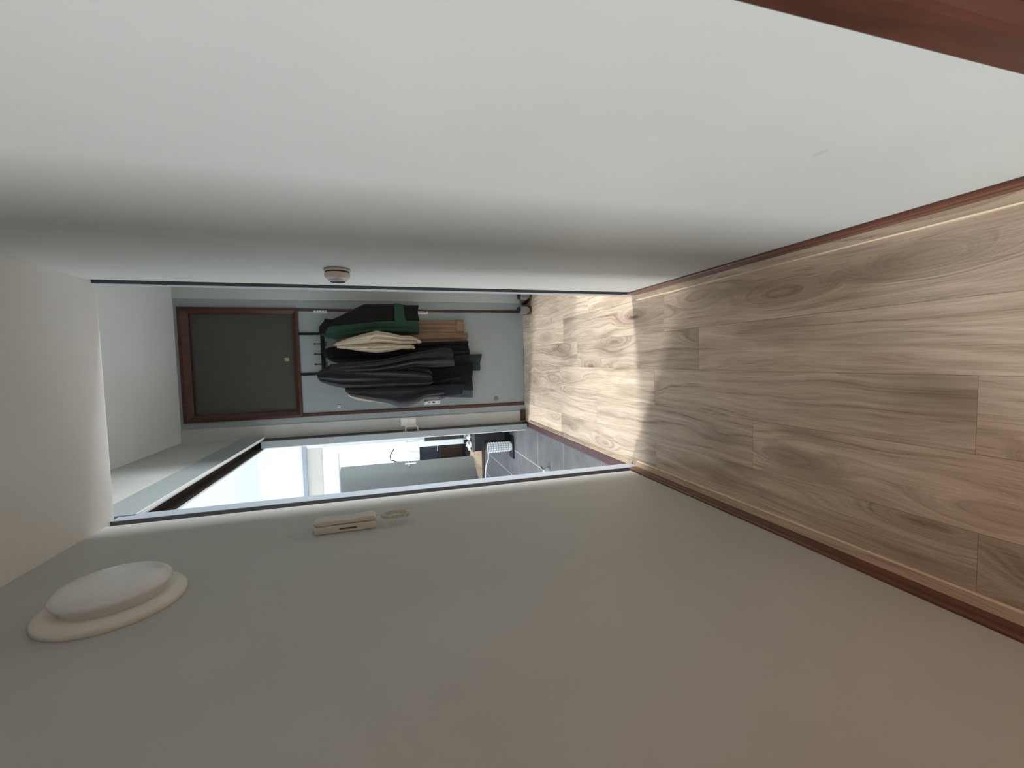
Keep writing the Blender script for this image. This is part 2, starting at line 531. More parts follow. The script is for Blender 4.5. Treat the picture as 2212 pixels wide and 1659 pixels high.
# kitchen tiles
kf = struct(obj('floor', bx(-3.6, -.662, YB + .03, KB, -.06, -.0012), 'grout'), 'grey tiled kitchen floor with pale grout')
TW, TL, TG = .3055, .615, .0028
tmesh = None
for k, off in zip(range(0, 5), (3.70, 4.317, 3.95, 4.45, 3.8)):
    x1 = -.682 - k * TW; x0 = x1 - TW; W_ = TW if k else TW + .020
    tmesh = None if k < 2 else tmesh
    y = off - 3 * TL
    while y < KB:
        a, b = max(y, YB + .03), min(y + TL, KB)
        if b - a > .03:
            if b - a > TL - 1e-6 and tmesh is not None:
                o = bpy.data.objects.new('tile', tmesh); link(o, kf); o.location = (x0, y, 0)
            else:
                o = obj('tile', bx(TG, W_ - TG, a - y + TG, b - y - TG, -.008, 0, bev=.001), 'tile', kf, loc=(x0, y, 0))
                if b - a > TL - 1e-6: tmesh = o.data
        y += TL
# wooden floor of the room behind the kitchen
nf = struct(obj('floor', bx(-3.6, .5, KB + .14, 8.8, -.06, -.009), 'sub'), 'pale wood floor of the far room')
for k in range(18):
    x0 = -2.9 + k * PW
    for y0 in ((6.17, 7.0), (7.001, 8.2)) if k % 2 else ((6.17, 7.5), (7.501, 8.7)):
        obj('plank', bx(0, PW - .001, 0, y0[1] - y0[0], -.008, .002, bev=.0006), 'lamtrim', nf, loc=(x0, y0[0], 0))
struct(obj('trim_far_sill', bx(-2.1, -1.08, KB - .01, KB + .14, -.004, .012, bev=.003), 'mah'), 'red-brown sill of the far kitchen doorway')

# ------------------------------------------------------------------ opening posts, skirting, sills
for nm, x0, x1, lab in (('trim_1', XR - .0085, XR + .04, 'slim blue-grey metal post on the right, front edge coloured dark as shade'), ('trim_2', XL - .04, XL + .0085, 'slim blue-grey metal post on the left, front edge coloured dark as shade')):
    t_ = struct(obj(nm, bx(x0, x1, YP + .004, YB, 0.0, H1, bev=.001), 'metal'), lab)
    obj('front_edge_shade', bx(x0, x1, YP, YP + .004, 0.0, H1, bev=.001), 'shadegrey', t_)  # shade of the post's unlit front face, painted as a dark layer


def skirting(side, y0, y1, nm, label):
    s = 1 if side == 'L' else -1
    X = XL if side == 'L' else XR
    r = empty(nm, label, 'baseboard'); del r['category']; r['kind'] = 'structure'
    bm = bmesh.new()   # board with a rounded lip and a groove
    prism(bm, [(X, .0), (X + s * .012, 0), (X + s * .012, .043), (X + s * .0095, .047), (X + s * .0095, .051), (X + s * .011, .055),
               (X + s * .010, .066), (X + s * .006, .071), (X, .071)], 'Y', y0, y1)
    child(r, 'board', bm, 'mahh')
    bm = bmesh.new()
    prism(bm, [(X + s * .012, 0), (X + s * .036, 0), (X + s * .036, .005), (X + s * .033, .009), (X + s * .022, .014), (X + s * .0125, .019), (X + s * .012, .019)], 'Y', y0 - .0, y1 + .012)
    st = child(r, 'edge_strip', bm, 'lamtrim')
    bm = bmesh.new()
    prism(bm, [(X + s * .0345, .0), (X + s * .0372, 0), (X + s * .0372, .0052), (X + s * .0345, .0085)], 'Y', y0, y1 + .012)
    child(st, 'pale_lip', bm, 'paleedge')
    return r


skirting('R', .345, YP - .004, 'baseboard_right', 'red-brown skirting with oak edge strip along the right wall')
skirting('L', .13, YP - .004, 'baseboard_left', 'red-brown skirting with oak edge strip along the left wall')
bm = bmesh.new(); lathe(bm, [(0, 0), (.0045, 0), (.0045, .002), (.003, .004), (0, .0045)], 'X', 16, (XL + .0365, .862, .006))
struct(obj('trim_screw_cap', bm, 'white', smooth=True))
struct(obj('baseboard_far', bx(XL + .002, -.495, YF - .026, YF - .0125, 0, .052, bev=.002), 'mah'), 'short red-brown skirting piece left of the front door')
struct(obj('trim_3', bx(-.662, -.606, 2.125, 3.95, -.009, .004, bev=.002), 'purple'), 'dark purple-brown sill of the kitchen doorway')
bm = bmesh.new(); prism(bm, [(-.606, 0), (-.582, 0), (-.583, .003), (-.600, .008), (-.606, .008)], 'Y', 2.095, 3.90)
struct(obj('trim_4', bm, 'lamtrim'), 'pale oak strip beside the kitchen sill')

# ------------------------------------------------------------------ front door (door_1) in its painted frame
d1 = empty('door_1', 'blue-grey front door with dark transom panel above', 'door', (0, YF, 0)); del d1['category']; d1['kind'] = 'structure'
bm = bmesh.new()
box(bm, -.503, -.446, YF - .002, YF + .10, 0, H2); box(bm, .486, .557, YF - .002, YF + .10, 0, H2)
box(bm, -.446, .486, YF - .002, YF + .10, 2.902, H2)
child(d1, 'frame', bm, 'greyblue')
child(d1, 'jamb_strip', bx(-.4475, -.420, YF - .008, YF + .06, .004, 2.026, bev=.002), 'mah')
child(d1, 'jamb_strip', bx(.466, .487, YF - .008, YF + .06, .004, 2.026, bev=.002), 'mah')
child(d1, 'door_leaf', bx(-.4195, .4655, YF + .006, YF + .046, .006, 2.022, bev=.0015), 'greyblue')
bm = bmesh.new()  # transom frame
ring = [(-.450, .490, 2.024, 2.904), (-.394, .438, 2.072, 2.832)]
(a0, a1, b0, b1), (c0, c1, e0, e1) = ring
ys = YF - .020
V = lambda x, y, z: bm.verts.new((x, y, z))
o_ = [V(a0, ys + .003, b0), V(a1, ys + .003, b0), V(a1, ys + .003, b1), V(a0, ys + .003, b1)]
m_ = [V(a0 + .022, ys, b0 + .018), V(a1 - .022, ys, b0 + .018), V(a1 - .022, ys, b1 - .026), V(a0 + .022, ys, b1 - .026)]
i_ = [V(c0, ys + .022, e0), V(c1, ys + .022, e0), V(c1, ys + .022, e1), V(c0, ys + .022, e1)]
j_ = [V(c0, ys + .075, e0), V(c1, ys + .075, e0), V(c1, ys + .075, e1), V(c0, ys + .075, e1)]
q_ = [V(a0, ys + .075, b0), V(a1, ys + .075, b0), V(a1, ys + .075, b1), V(a0, ys + .075, b1)]
for P, Q in ((o_, m_), (m_, i_), (i_, j_), (j_, q_), (q_, o_)):
    for k in range(4):
        n = (k + 1) % 4; bm.faces.new((P[k], P[n], Q[n], Q[k]))
child(d1, 'transom_frame', bm, 'mah')
tp = child(d1, 'transom_panel', bx(-.398, .442, YF + .035, YF + .043, 2.068, 2.836), 'pane')
child(tp, 'paper_sticker', bx(.038, .068, YF + .0335, YF + .035, 2.118, 2.152), 'tan_paper', label='small tan paper square stuck on the dark panel')
for zc, nk in ((1.845, 5), (.975, 4)):
    bm = bmesh.new()
    for k in range(nk):
        z0 = zc - .055 + k * .11 / nk
        lathe(bm, [(0, 0), (.0075, 0), (.0075, .11 / nk - .006), (0, .11 / nk - .006)], 'Z', 12, (.4655, YF - .010, z0))
    box(bm, .446, .466, YF + .002, YF + .007, zc - .055, zc + .055)
    child(d1, 'hinge', bm, 'chrome', True, label='chrome door hinge')
bm = bmesh.new(); lathe(bm, [(.0165, 0), (.0165, .004), (.013, .007), (.009, .007), (.007, .003), (0, .003)], '-Y', 24, (-.369, YF + .006, 1.730))
child(d1, 'peephole', bm, 'chrome', True, label='round chrome peephole')
bm = bmesh.new(); lathe(bm, [(.024, 0), (.024, .003), (.019, .006), (0, .006)], '-Y', 24, (-.372, YF + .006, .292))
child(d1, 'key_rose', bm, 'rose', True, label='grey round cover low on the door')
lk = child(d1, 'lock_plate', bx(-.396, -.360, YF - .004, YF + .006, .838, .990, bev=.002), 'white', label='white security lock plate')
bm = bmesh.new(); lathe(bm, [(0, 0), (.012, 0), (.0165, .006), (.0165, .022), (.012, .028), (0, .028)], '-Y', 20, (-.378, YF - .004, .968))
child(lk, 'knob', bm, 'white', True)
bm = bmesh.new()
for z, r in ((.938, .005), (.852, .004)): lathe(bm, [(r, 0), (r, .001), (0, .001)], '-Y', 12, (-.378, YF - .004, z))
box(bm, -.384, -.372, YF - .0055, YF - .004, .886, .908)
child(lk, 'keyhole', bm, 'black')

# light switch
ls = empty('light_switch', 'cream double light switch on the end wall left of the front door', 'light switch', (-.545, YF - .012, 1.136))
child(ls, 'back_plate', bx(-.586, -.506, YF - .020, YF - .012, 1.066, 1.206, bev=.003), 'switch')
child(ls, 'blank_cover', bx(-.579, -.513, YF - .0235, YF - .0195, 1.140, 1.198, bev=.002), 'switch')
child(ls, 'rocker', bx(-.577, -.515, YF - .026, YF - .0195, 1.075, 1.131, bev=.003), 'switch')

# ------------------------------------------------------------------ door_2: mahogany door beside the camera
d2 = empty('door_2', 'mahogany door frame on the right wall close to the camera', 'door', (XR, 0, 0)); del d2['category']; d2['kind'] = 'structure'
bm = bmesh.new()
prof = [(.3405, XR), (.3405, XR - .012), (.337, XR - .0145), (.300, XR - .0145), (.296, XR - .008), (.285, XR + .004), (.285, XR + .10), (.3405, XR + .10)]
prism(bm, [(x, y) for y, x in prof], 'Z', 0, 2.12)
child(d2, 'jamb', bm, 'mah')
bm = bmesh.new(); prism(bm, [(x, -.28 - y) for y, x in prof], 'Z', 0, 2.12)
child(d2, 'jamb', bm, 'mah')
child(d2, 'head', bx(XR - .014, XR + .1, -.62, .34, 2.06, 2.12, bev=.003), 'mah')
lf = child(d2, 'door_leaf', bx(XR + .012, XR + .052, -.563, .283, .008, 2.055, bev=.002), 'mahdoor')
bm = bmesh.new(); tube(bm, [(XR + .012, -.49, 1.04), (XR - .04, -.49, 1.04), (XR - .045, -.47, 1.04), (XR - .045, -.38, 1.04)], .009, 10)
child(lf, 'door_handle', bm, 'chrome', True)

# ------------------------------------------------------------------ door_3: sliding kitchen door, its cover board and track
d3 = empty('door_3', 'grey sliding kitchen door pushed back into its pocket', 'door', (-.65, 4.0, 0)); del d3['category']; d3['kind'] = 'structure'
sl = child(d3, 'sliding_leaf', bx(-.682, -.624, 3.955, 4.90, .012, 2.335, bev=.002), 'greyblue')
for s, X in ((1, -.624), (-1, -.682)):
    bm = bmesh.new()
    tube(bm, [(X, 3.995, 1.168), (X + s * .020, 3.995, 1.166), (X + s * .040, 3.995, 1.166), (X + s * .043, 3.995, 1.160), (X + s * .043, 3.995, 1.064), (X + s * .040, 3.995, 1.058), (X + s * .02, 3.995, 1.058), (X, 3.995, 1.056)], .0045, 8)
    box(bm, min(X, X + s * .003), max(X, X + s * .003), 3.975, 4.015, 1.036, 1.072); box(bm, min(X, X + s * .003), max(X, X + s * .003), 3.975, 4.015, 1.152, 1.188)
    child(sl, 'pull_handle', bm, 'nickel', True)
child(sl, 'shade_strip', bx(-.6245, -.6215, 3.958, YF + .06, .012, 2.335), 'shadegrey', label='dark strip added for the shaded face of the leaf')  # dark strip standing in for shade on the leaf's foyer face
bm = bmesh.new()
prism(bm, [(-.606, 2.318), (-.594, 2.318), (-.594, 2.488), (-.606, 2.492)], 'Y', YB + .0, 4.010)
child(d3, 'cover_board', bm, 'greyblue')
child(d3, 'cover_edge', bx(-.6065, -.592, YB + .0, 4.006, 2.313, 2.318), 'white')
bm = bmesh.new()
box(bm, -.700, -.606, YB + .03, 4.05, 2.395, 2.44); box(bm, -.700, -.688, YB + .03, 4.05, 2.338, 2.40)
child(d3, 'track', bm, 'sub')
child(d3, 'track_lip', bx(-.706, -.698, YB + .03, 4.05, 2.326, 2.340), 'kit_white')
for k, (xx, yy) in enumerate(((-.645, 2.16), (-.655, 2.205), (-.64, 2.25))):
    bm = bmesh.new(); lathe(bm, [(0, -.012), (.010, -.012), (.016, -.006), (.016, .006), (.010, .012), (0, .012)], 'X', 16, (xx, yy, 2.372))
    child(d3, 'roller', bm, 'chrome', True)
child(d3, 'side_jamb', bx(-.706, -.600, YB + .0, 2.122, 0, 2.32, bev=.001), 'metal')

# ------------------------------------------------------------------ door_4: kitchen back doorway, casing and open grey leaf
d4 = empty('door_4', 'grey door standing open in the white frame behind the kitchen', 'door', (-1.6, KB, 0)); del d4['category']; d4['kind'] = 'structure'
bm = bmesh.new()
box(bm, -1.172, -1.07, KB - .02, KB + .13, 0, 2.165, bev=.004); box(bm, -2.13, -2.04, KB - .02, KB + .13, 0, 2.165, bev=.004)
box(bm, -2.04, -1.172, KB - .02, KB + .13, 1.975, 2.165, bev=.004)
child(d4, 'casing', bm, 'kit_white')
child(d4, 'over_panel', bx(-2.12, -1.08, KB + .01, KB + .11, 2.165, 2.35), 'kit_cream', label='cream panel above the casing')
child(d4, 'ledge', bx(-2.6, -.95, KB - .05, KB + .01, 2.35, 2.40, bev=.006), 'metal', label='grey ledge above the doorway')
ang = math.atan2(6.88 - 6.12, -1.553 + 2.02)
L = math.hypot(6.88 - 6.12, .467)
ca, sa = math.cos(ang), math.sin(ang)
def leafpt(u, t, z): return Vector((-2.02 + u * ca - t * sa, 6.12 + u * sa + t * ca, z))
def leafbox(u0, u1, t0, t1, z0, z1, bev=0):
    bm = bx(u0, u1, t0, t1, z0, z1, bev=bev)
    for v in bm.verts: v.co = leafpt(v.co.x, v.co.y, v.co.z)
    return bm
lf4 = child(d4, 'door_leaf', leafbox(0, L, 0, .04, .012, 2.045, .002), 'leafgrey')
bm = leafbox(L - .075, L - .045, -.006, 0, .93, 1.10, .001)
pts = [leafpt(L - .06, 0, 1.04), leafpt(L - .06, -.045, 1.04), leafpt(L - .075, -.05, 1.04), leafpt(L - .17, -.05, 1.04)]
tube(bm, pts, .008, 8)
child(lf4, 'door_handle', bm, 'chrome', True)
for zc in (1.85, .3):
    bm = leafbox(-.01, .02, -.008, 0, zc - .05, zc + .05); child(lf4, 'hinge', bm, 'chrome')

# ------------------------------------------------------------------ windows (out of view, they let the daylight in)
def window(name, x, y0, y1, z0, z1, label):
    r = empty(name, label, 'window', (x, (y0 + y1) / 2, z0)); del r['category']; r['kind'] = 'structure'
    bm = bmesh.new(); t = .045
    box(bm, x - .03, x + .03, y0, y0 + t, z0, z1); box(bm, x - .03, x + .03, y1 - t, y1, z0, z1)
    box(bm, x - .03, x + .03, y0, y1, z0, z0 + t); box(bm, x - .03, x + .03, y0, y1, z1 - t, z1)
    child(r, 'window_frame', bm, 'white')
    return r
window('window_1', -3.63, 2.80, 4.90, .8, 2.3, 'kitchen window')
window('window_2', 2.64, 2.13, 2.67, .9, 2.4, 'tall foyer side window')
window('window_3', -3.05, -2.5, -1.7, .03, 2.0, 'window of the room behind')

# ------------------------------------------------------------------ wall lamp
wl = empty('wall_lamp', 'round flush wall lamp with opal dome on the left wall', 'lamp', (XL, 1.32, 2.00))
bm = bmesh.new(); lathe(bm, [(.148, 0), (.150, .003), (.150, .011), (.147, .016), (.134, .023), (.124, .026), (.112, .022), (0, .020)], 'X', 64, (XL, 1.32, 2.00))
child(wl, 'lamp_base', bm, 'lampbase', True)
bm = bmesh.new(); lathe(bm, [(.104, .021), (.110, .034), (.117, .043), (.120, .049), (.119, .055), (.108, .064), (.082, .072), (.045, .0765), (0, .078)], 'X', 64, (XL, 1.32, 2.00))
child(wl, 'opal_dome', bm, 'opal', True)

# ------------------------------------------------------------------ smoke alarm on right wall
sa_ = empty('smoke_alarm', 'round white smoke alarm with a dark lens on the right wall', 'smoke alarm', (XR, 1.674, 1.462))
def puck(prof): 
    bm = bmesh.new(); lathe(bm, prof, '-X', 40, (XR, 1.674, 1.462)); return bm
child(sa_, 'base_plate', puck([(.043, 0), (.0455, .002), (.0455, .0075), (.044, .009), (0, .009)]), 'alarm', True)
child(sa_, 'shadow_gap', puck([(.0415, .009), (.0415, .0135), (0, .0135)]), 'black')
child(sa_, 'body', puck([(.043, .0135), (.0442, .0155), (.0432, .027), (.0375, .0345), (.0325, .037), (.030, .0375), (0, .0375)]), 'alarm', True)
child(sa_, 'rim', puck([(.0320, .0365), (.0320, .0405), (.0300, .0435), (.0275, .0440), (.0262, .0425), (0, .0425)]), 'white', True)
child(sa_, 'lens', puck([(.0262, .0424), (.0255, .0442), (.012, .0455), (0, .0458)]), 'darkglass', True)

# ------------------------------------------------------------------ intercom phone with coiled cord
ph = empty('intercom_phone', 'ivory intercom handset phone with coiled cord on the left wall', 'phone', (XL, 1.66, 1.47))
bm = bmesh.new(); box(bm, XL, XL + .026, 1.625, 1.705, 1.366, 1.574, bev=.006, seg=2)
child(ph, 'body', bm, 'ivory', True)
bm = bmesh.new()
pr = [(1.574, .0275), (1.578, .038), (1.570, .046), (1.53, .0475), (1.50, .043), (1.45, .042), (1.42, .044), (1.395, .049), (1.372, .047), (1.364, .038), (1.366, .029), (1.39, .0262), (1.42, .030), (1.50, .030), (1.54, .0268)]
prism(bm, [(1.637, z) for z, d in pr][:0] or [(XL + d, z) for z, d in pr], 'Y', 1.634, 1.690)
bmesh.ops.bevel(bm, geom=[e for e in bm.edges if abs(e.verts[0].co.y - e.verts[1].co.y) < 1e-5], offset=.006, segments=2, profile=.5, affect='EDGES')
child(ph, 'handset', bm, 'ivory', True)
child(ph, 'hook_slot', bx(XL + .012, XL + .018, 1.6242, 1.626, 1.43, 1.49), 'slot')
bm = bmesh.new()
path = []
for k in range(41):   # straight lead, then an elongated hanging loop of coiled cord
    a = 2 * math.pi * k / 40
    path.append(Vector((XL + .033 + .007 * math.sin(a), 1.660 + .008 * math.sin(a), 1.291 + .047 * math.cos(a))))
coil = []
N = 560
for k in range(N):
    s = k / (N - 1) * 40; i = min(int(s), 39); f = s - i
    p = path[i].lerp(path[i + 1], f); t = (path[i + 1] - path[i]).normalized()
    u = t.cross(Vector((.3, 1, 0))).normalized(); v = t.cross(u)
    ph_ = k / N * 2 * math.pi * 46
    coil.append(p + (u * math.cos(ph_) + v * math.sin(ph_)) * .0060)
tube(bm, [(XL + .038, 1.660, 1.366), (XL + .040, 1.657, 1.352), tuple(coil[0])], .0018, 6)
tube(bm, [(XL + .014, 1.650, 1.367), (XL + .022, 1.650, 1.352), tuple(coil[-1])], .0018, 6)
tube(bm, coil, .0019, 5)
child(ph, 'coiled_cord', bm, 'ivory', True)

# ------------------------------------------------------------------ over-door coat rack
cr = empty('coat_rack', 'black over-door coat rack hung on the front door', 'coat rack', (.09, YF, 2.02))
for x in (.270, -.078):
    bm = bmesh.new()
    box(bm, x - .0115, x + .0115, YF - .002, YF + .004, 1.815, 2.027)
    box(bm, x - .0115, x + .0115, YF - .002, YF + .050, 2.0225, 2.0255)
    child(cr, 'strap', bm, 'black')
child(cr, 'rail', bx(-.10, .292, YF - .0105, YF - .002, 1.822, 1.854, bev=.001), 'black')
for x in (.262, .180, .092, .005, -.075):
    bm = bmesh.new()
    y0 = YF - .0105
    up_ = [(x, y0, 1.832), (x, y0 - .03, 1.836), (x, y0 - .055, 1.850), (x, y0 - .066, 1.872), (x, y0 - .068, 1.888)]
    tube(bm, up_, .0048, 8)
    lathe(bm, [(0, -.011), (.006, -.008), (.0088, 0), (.006, .008), (0, .011)], 'Z', 12, (x, y0 - .068, 1.890))
    for s in (-1, 1):
        tube(bm, [(x + s * .002, y0, 1.826), (x + s * .006, y0 - .012, 1.806), (x + s * .013, y0 - .026, 1.799), (x + s * .018, y0 - .036, 1.806), (x + s * .017, y0 - .040, 1.816)], .0022, 6)
    child(cr, 'hook', bm, 'black', True)

# ------------------------------------------------------------------ garments
def interp(rows, z):
    for a, b in zip(rows, rows[1:]):
        if a[0] >= z >= b[0]:
            t = (a[0] - z) / max(1e-6, a[0] - b[0])
            return [p + (q - p) * t for p, q in zip(a[1:], b[1:])]
    return list(rows[-1][1:]) if z < rows[-1][0] else list(rows[0][1:])


def garment(rows, yback, folds, seed, nr=44, nf=30, fold_amp=.010, creases=(), slant=0.0):
    """a hanging cloth body: rows (z, left, right, depth); real thickness, vertical folds, hollow hem"""
    rng = random.Random(seed)
    F = [(rng.uniform(.6, 1.6) * folds, rng.uniform(0, 6.28), rng.uniform(-2.5, 2.5), rng.uniform(.4, 1)) for _ in range(4)]
    bm = bmesh.new(); rings = []
    z0, z1 = rows[0][0], rows[-1][0]
    for i in range(nr + 1):
        t = i / nr
        z = z0 + (z1 - z0) * (t ** 1.15)
        xl, xr, d = interp(rows, z)
        mid, hw = (xl + xr) / 2, (xr - xl) / 2
        ring = []
        amp = fold_amp * min(1, .25 + 1.2 * t) * min(1, hw / .06) * min(1, d / .05)
        for k in range(nf + 1):
            a = math.pi * k / nf
            cx = -math.cos(a)
            s = max(0, math.sin(a))
            u = cx
            yy = yback - d * (s ** .62)
            w_ = 0
            for f, p, dr, am in F: w_ += am * math.sin(f * u * 2.2 + p + dr * (z0 - z) * 2.4)
            yy -= amp * w_ * s ** .5
            for cz, cu, cw, ca_ in creases:      # slanting creases
                q = (z - cz) + .10 * (u - cu)
                yy += ca_ * math.exp(-(q / cw) ** 2) * math.exp(-((u - cu) / .5) ** 2) * s
            xx = mid + hw * cx * (1 + .012 * math.sin(9 * z + seed + 2 * cx))
            ring.append(bm.verts.new((xx, min(yy, yback), z + slant * cx * t + .006 * math.sin(3 * cx + seed) * t)))
        for k in range(1, 8):
            u = 1 - 2 * k / 8
            ring.append(bm.verts.new((mid + hw * u, yback + .001, z + slant * u * t)))
        rings.append(ring)
    n = len(rings[0])
    for a, b in zip(rings, rings[1:]):
        for k in range(n):
            j = (k + 1) % n
            bm.faces.new((a[k], a[j], b[j], b[k]))
    bm.faces.new(rings[0])
    # hem: inner lip going up into the garment
    last = rings[-1]
    cen = sum((v.co for v in last), Vector()) / n
    lip = [bm.verts.new(cen + (v.co - cen) * .93 + Vector((0, 0, .0))) for v in last]
    ins = [bm.verts.new(cen + (v.co - cen) * .90 + Vector((0, 0, .035))) for v in last]
    for A, B in ((last, lip), (lip, ins)):
        for k in range(n):
            j = (k + 1) % n
            bm.faces.new((A[k], A[j], B[j], B[k]))
    bm.faces.new(ins)
    return bm


def hang_loop(x, y, z):
    bm = bmesh.new(); tube(bm, [(x - .006, y, z - .012), (x - .006, y, z + .006), (x, y, z + .012), (x + .006, y, z + .006), (x + .006, y, z - .012)], .0016, 6)
    return bm


YH = YF - .012
# back layer against the door
g = empty('tan_coat', 'tan wool coat hanging behind the green and beige garments', 'coat', (.28, YH, 1.70))
child(g, 'body', garment([(1.72, .20, .28, .02), (1.60, .17, .31, .04), (1.1, .165, .29, .04), (.565, .170, .272, .045)], YH, 3, 3, fold_amp=.008), 'c_tan', True)
sv = child(g, 'sleeve', garment([(1.66, .26, .33, .03), (1.4, .27, .36, .03), (1.20, .27, .37, .036), (1.0, .272, .381, .050), (.63, .272, .388, .062), (.605, .28, .385, .06)], YH, 2, 5, fold_amp=.006), 'c_tan', True)
child(sv, 'cuff', garment([(.668, .2725, .3925, .067), (.645, .2725, .3935, .068), (.606, .276, .392, .066)], YH, 1, 8, nr=6, fold_amp=.001), 'c_tan', True)

g = empty('beige_shirt', 'pale beige garment showing as a sliver left of the charcoal coat', 'shirt', (-.28, YH, 1.64))
child(g, 'body', garment([(1.645, -.285, -.22, .015), (1.58, -.322, -.20, .03), (1.30, -.372, -.19, .03), (1.20, -.372, -.19, .03), (1.12, -.35, -.19, .03)], YH, 2, 9, fold_amp=.003), 'c_beige', True)

g = empty('blue_grey_jacket', 'blue-grey denim hem showing lowest left under the dark coats', 'jacket', (-.28, YH, 1.1))
child(g, 'body', garment([(1.10, -.30, -.205, .02), (.81, -.335, -.20, .03), (.54, -.349, -.20, .034)], YH, 3, 12, fold_amp=.004, slant=.01), 'c_bluegrey', True)
g = empty('teal_jeans', 'dark teal trouser hem hanging lowest of all the clothes', 'trousers', (0, YH, 1.3))
child(g, 'leg', garment([(1.30, -.06, .05, .03), (.8, -.085, .06, .036), (.445, -.094, .066, .038)], YH, 2, 14, fold_amp=.003, slant=-.012), 'c_teal', True)

# middle layer
YM = YF - .062
g = empty('long_black_coat', 'long black coat hanging behind the charcoal coat', 'coat', (-.05, YM, 1.76))
child(g, 'body', garment([(1.76, -.10, -.02, .02), (1.68, -.17, .0, .04), (1.3, -.20, .0, .055), (.95, -.245, -.01, .06), (.54, -.281, -.012, .062)], YM, 4, 21, fold_amp=.010), 'c_black', True)
child(g, 'sleeve', garment([(1.62, -.22, -.13, .03), (1.2, -.25, -.16, .06), (.80, -.20, -.11, .074), (.66, -.19, -.10, .074)], YM, 2, 22, fold_amp=.006), 'c_black', True)
child(g, 'pocket_flap', bx(-.21, -.10, YM - .070, YM - .060, .72, .76, bev=.003), 'c_black')
g = empty('black_overcoat', 'black overcoat hanging between the beige jacket and the charcoal coat', 'coat', (.08, YM, 1.80))
child(g, 'body', garment([(1.815, .075, .135, .03), (1.78, .035, .15, .05), (1.72, .012, .158, .07), (1.45, .0, .175, .075), (1.0, .01, .185, .075), (.57, .03, .192, .07)], YM - .0, 4, 25, fold_amp=.010), 'c_black', True)
child(g, 'collar', garment([(1.822, .07, .135, .05), (1.79, .055, .14, .078), (1.74, .06, .135, .084)], YM, 1, 26, nr=8, fold_amp=.002), 'c_black', True)
g = empty('navy_jacket', 'navy jacket hem showing lower left behind the charcoal sleeve', 'jacket', (-.25, YM, 1.0))
child(g, 'body', garment([(1.0, -.30, -.215, .008), (.82, -.315, -.205, .010), (.636, -.302, -.205, .010)], YM - .072, 3, 28, fold_amp=.004, slant=-.012), 'c_navy', True)

# front layer
g = empty('green_black_jacket', 'bottle green and black jacket hanging rightmost on the rack', 'jacket', (.27, YM, 1.83))
YG = YF - .090
child(g, 'body', garment([(1.842, .258, .31, .03), (1.80, .232, .34, .06), (1.72, .216, .36, .075), (1.58, .236, .37, .085), (1.38, .262, .39, .09), (1.13, .252, .40, .088), (1.025, .252, .395, .085)], YG, 4, 31, fold_amp=.010, creases=((1.6, .1, .015, .008), (1.3, -.2, .02, .008))), 'c_green', True)
sv = child(g, 'sleeve', garment([(1.795, .322, .392, .07), (1.735, .324, .386, .085), (1.62, .326, .442, .10), (1.48, .330, .518, .11), (1.23, .340, .522, .115), (1.12, .345, .512, .11), (1.022, .372, .514, .10)], YG, 2, 33, fold_amp=.008), 'c_blackgreen', True, label='black sleeve')
child(sv, 'cuff_band', garment([(1.226, .334, .527, .128), (1.18, .336, .525, .128), (1.142, .338, .521, .127)], YG, 1, 34, nr=8, fold_amp=.002, slant=.022), 'c_green', True, label='green cuff band')
child(g, 'collar', garment([(1.845, .256, .325, .05), (1.80, .245, .372, .09), (1.765, .30, .388, .086)], YG, 1, 35, nr=8, fold_amp=.002), 'c_blackgreen', True, label='black collar')

YB2 = YF - .205
g = empty('beige_jacket', 'beige cotton jacket hanging folded narrow in the middle of the rack', 'jacket', (.17, YB2, 1.71))
child(g, 'sleeve', garment([(1.706, .158, .182, .02), (1.61, .156, .217, .05), (1.48, .162, .255, .075), (1.38, .172, .280, .085), (1.28, .168, .263, .08), (1.18, .158, .236, .07), (1.10, .158, .234, .06), (1.05, .165, .212, .05)], YB2, 3, 41, fold_amp=.010, creases=((1.40, .0, .012, .012), (1.36, .3, .010, -.010), (1.14, .2, .012, .010))), 'c_beige', True)
child(g, 'sleeve', garment([(1.70, .136, .160, .02), (1.60, .122, .160, .05), (1.50, .104, .164, .07), (1.385, .090, .176, .08), (1.28, .098, .170, .075), (1.17, .120, .160, .06), (1.10, .115, .158, .05)], YB2, 3, 42, fold_amp=.010, creases=((1.42, .2, .012, .012), (1.33, -.2, .01, .008), (1.24, .1, .012, .01))), 'c_beige', True)
child(g, 'cuff', garment([(1.052, .170, .210, .045), (1.035, .164, .204, .055), (1.016, .166, .196, .05)], YB2, 2, 43, nr=8, fold_amp=.004), 'c_beige', True)
child(g, 'cuff', garment([(1.105, .122, .158, .04), (1.09, .116, .154, .05), (1.07, .122, .146, .045)], YB2, 2, 44, nr=8, fold_amp=.004), 'c_beige', True)
child(g, 'hanger_loop', hang_loop(.163, YB2 - .01, 1.712), 'chrome', True)

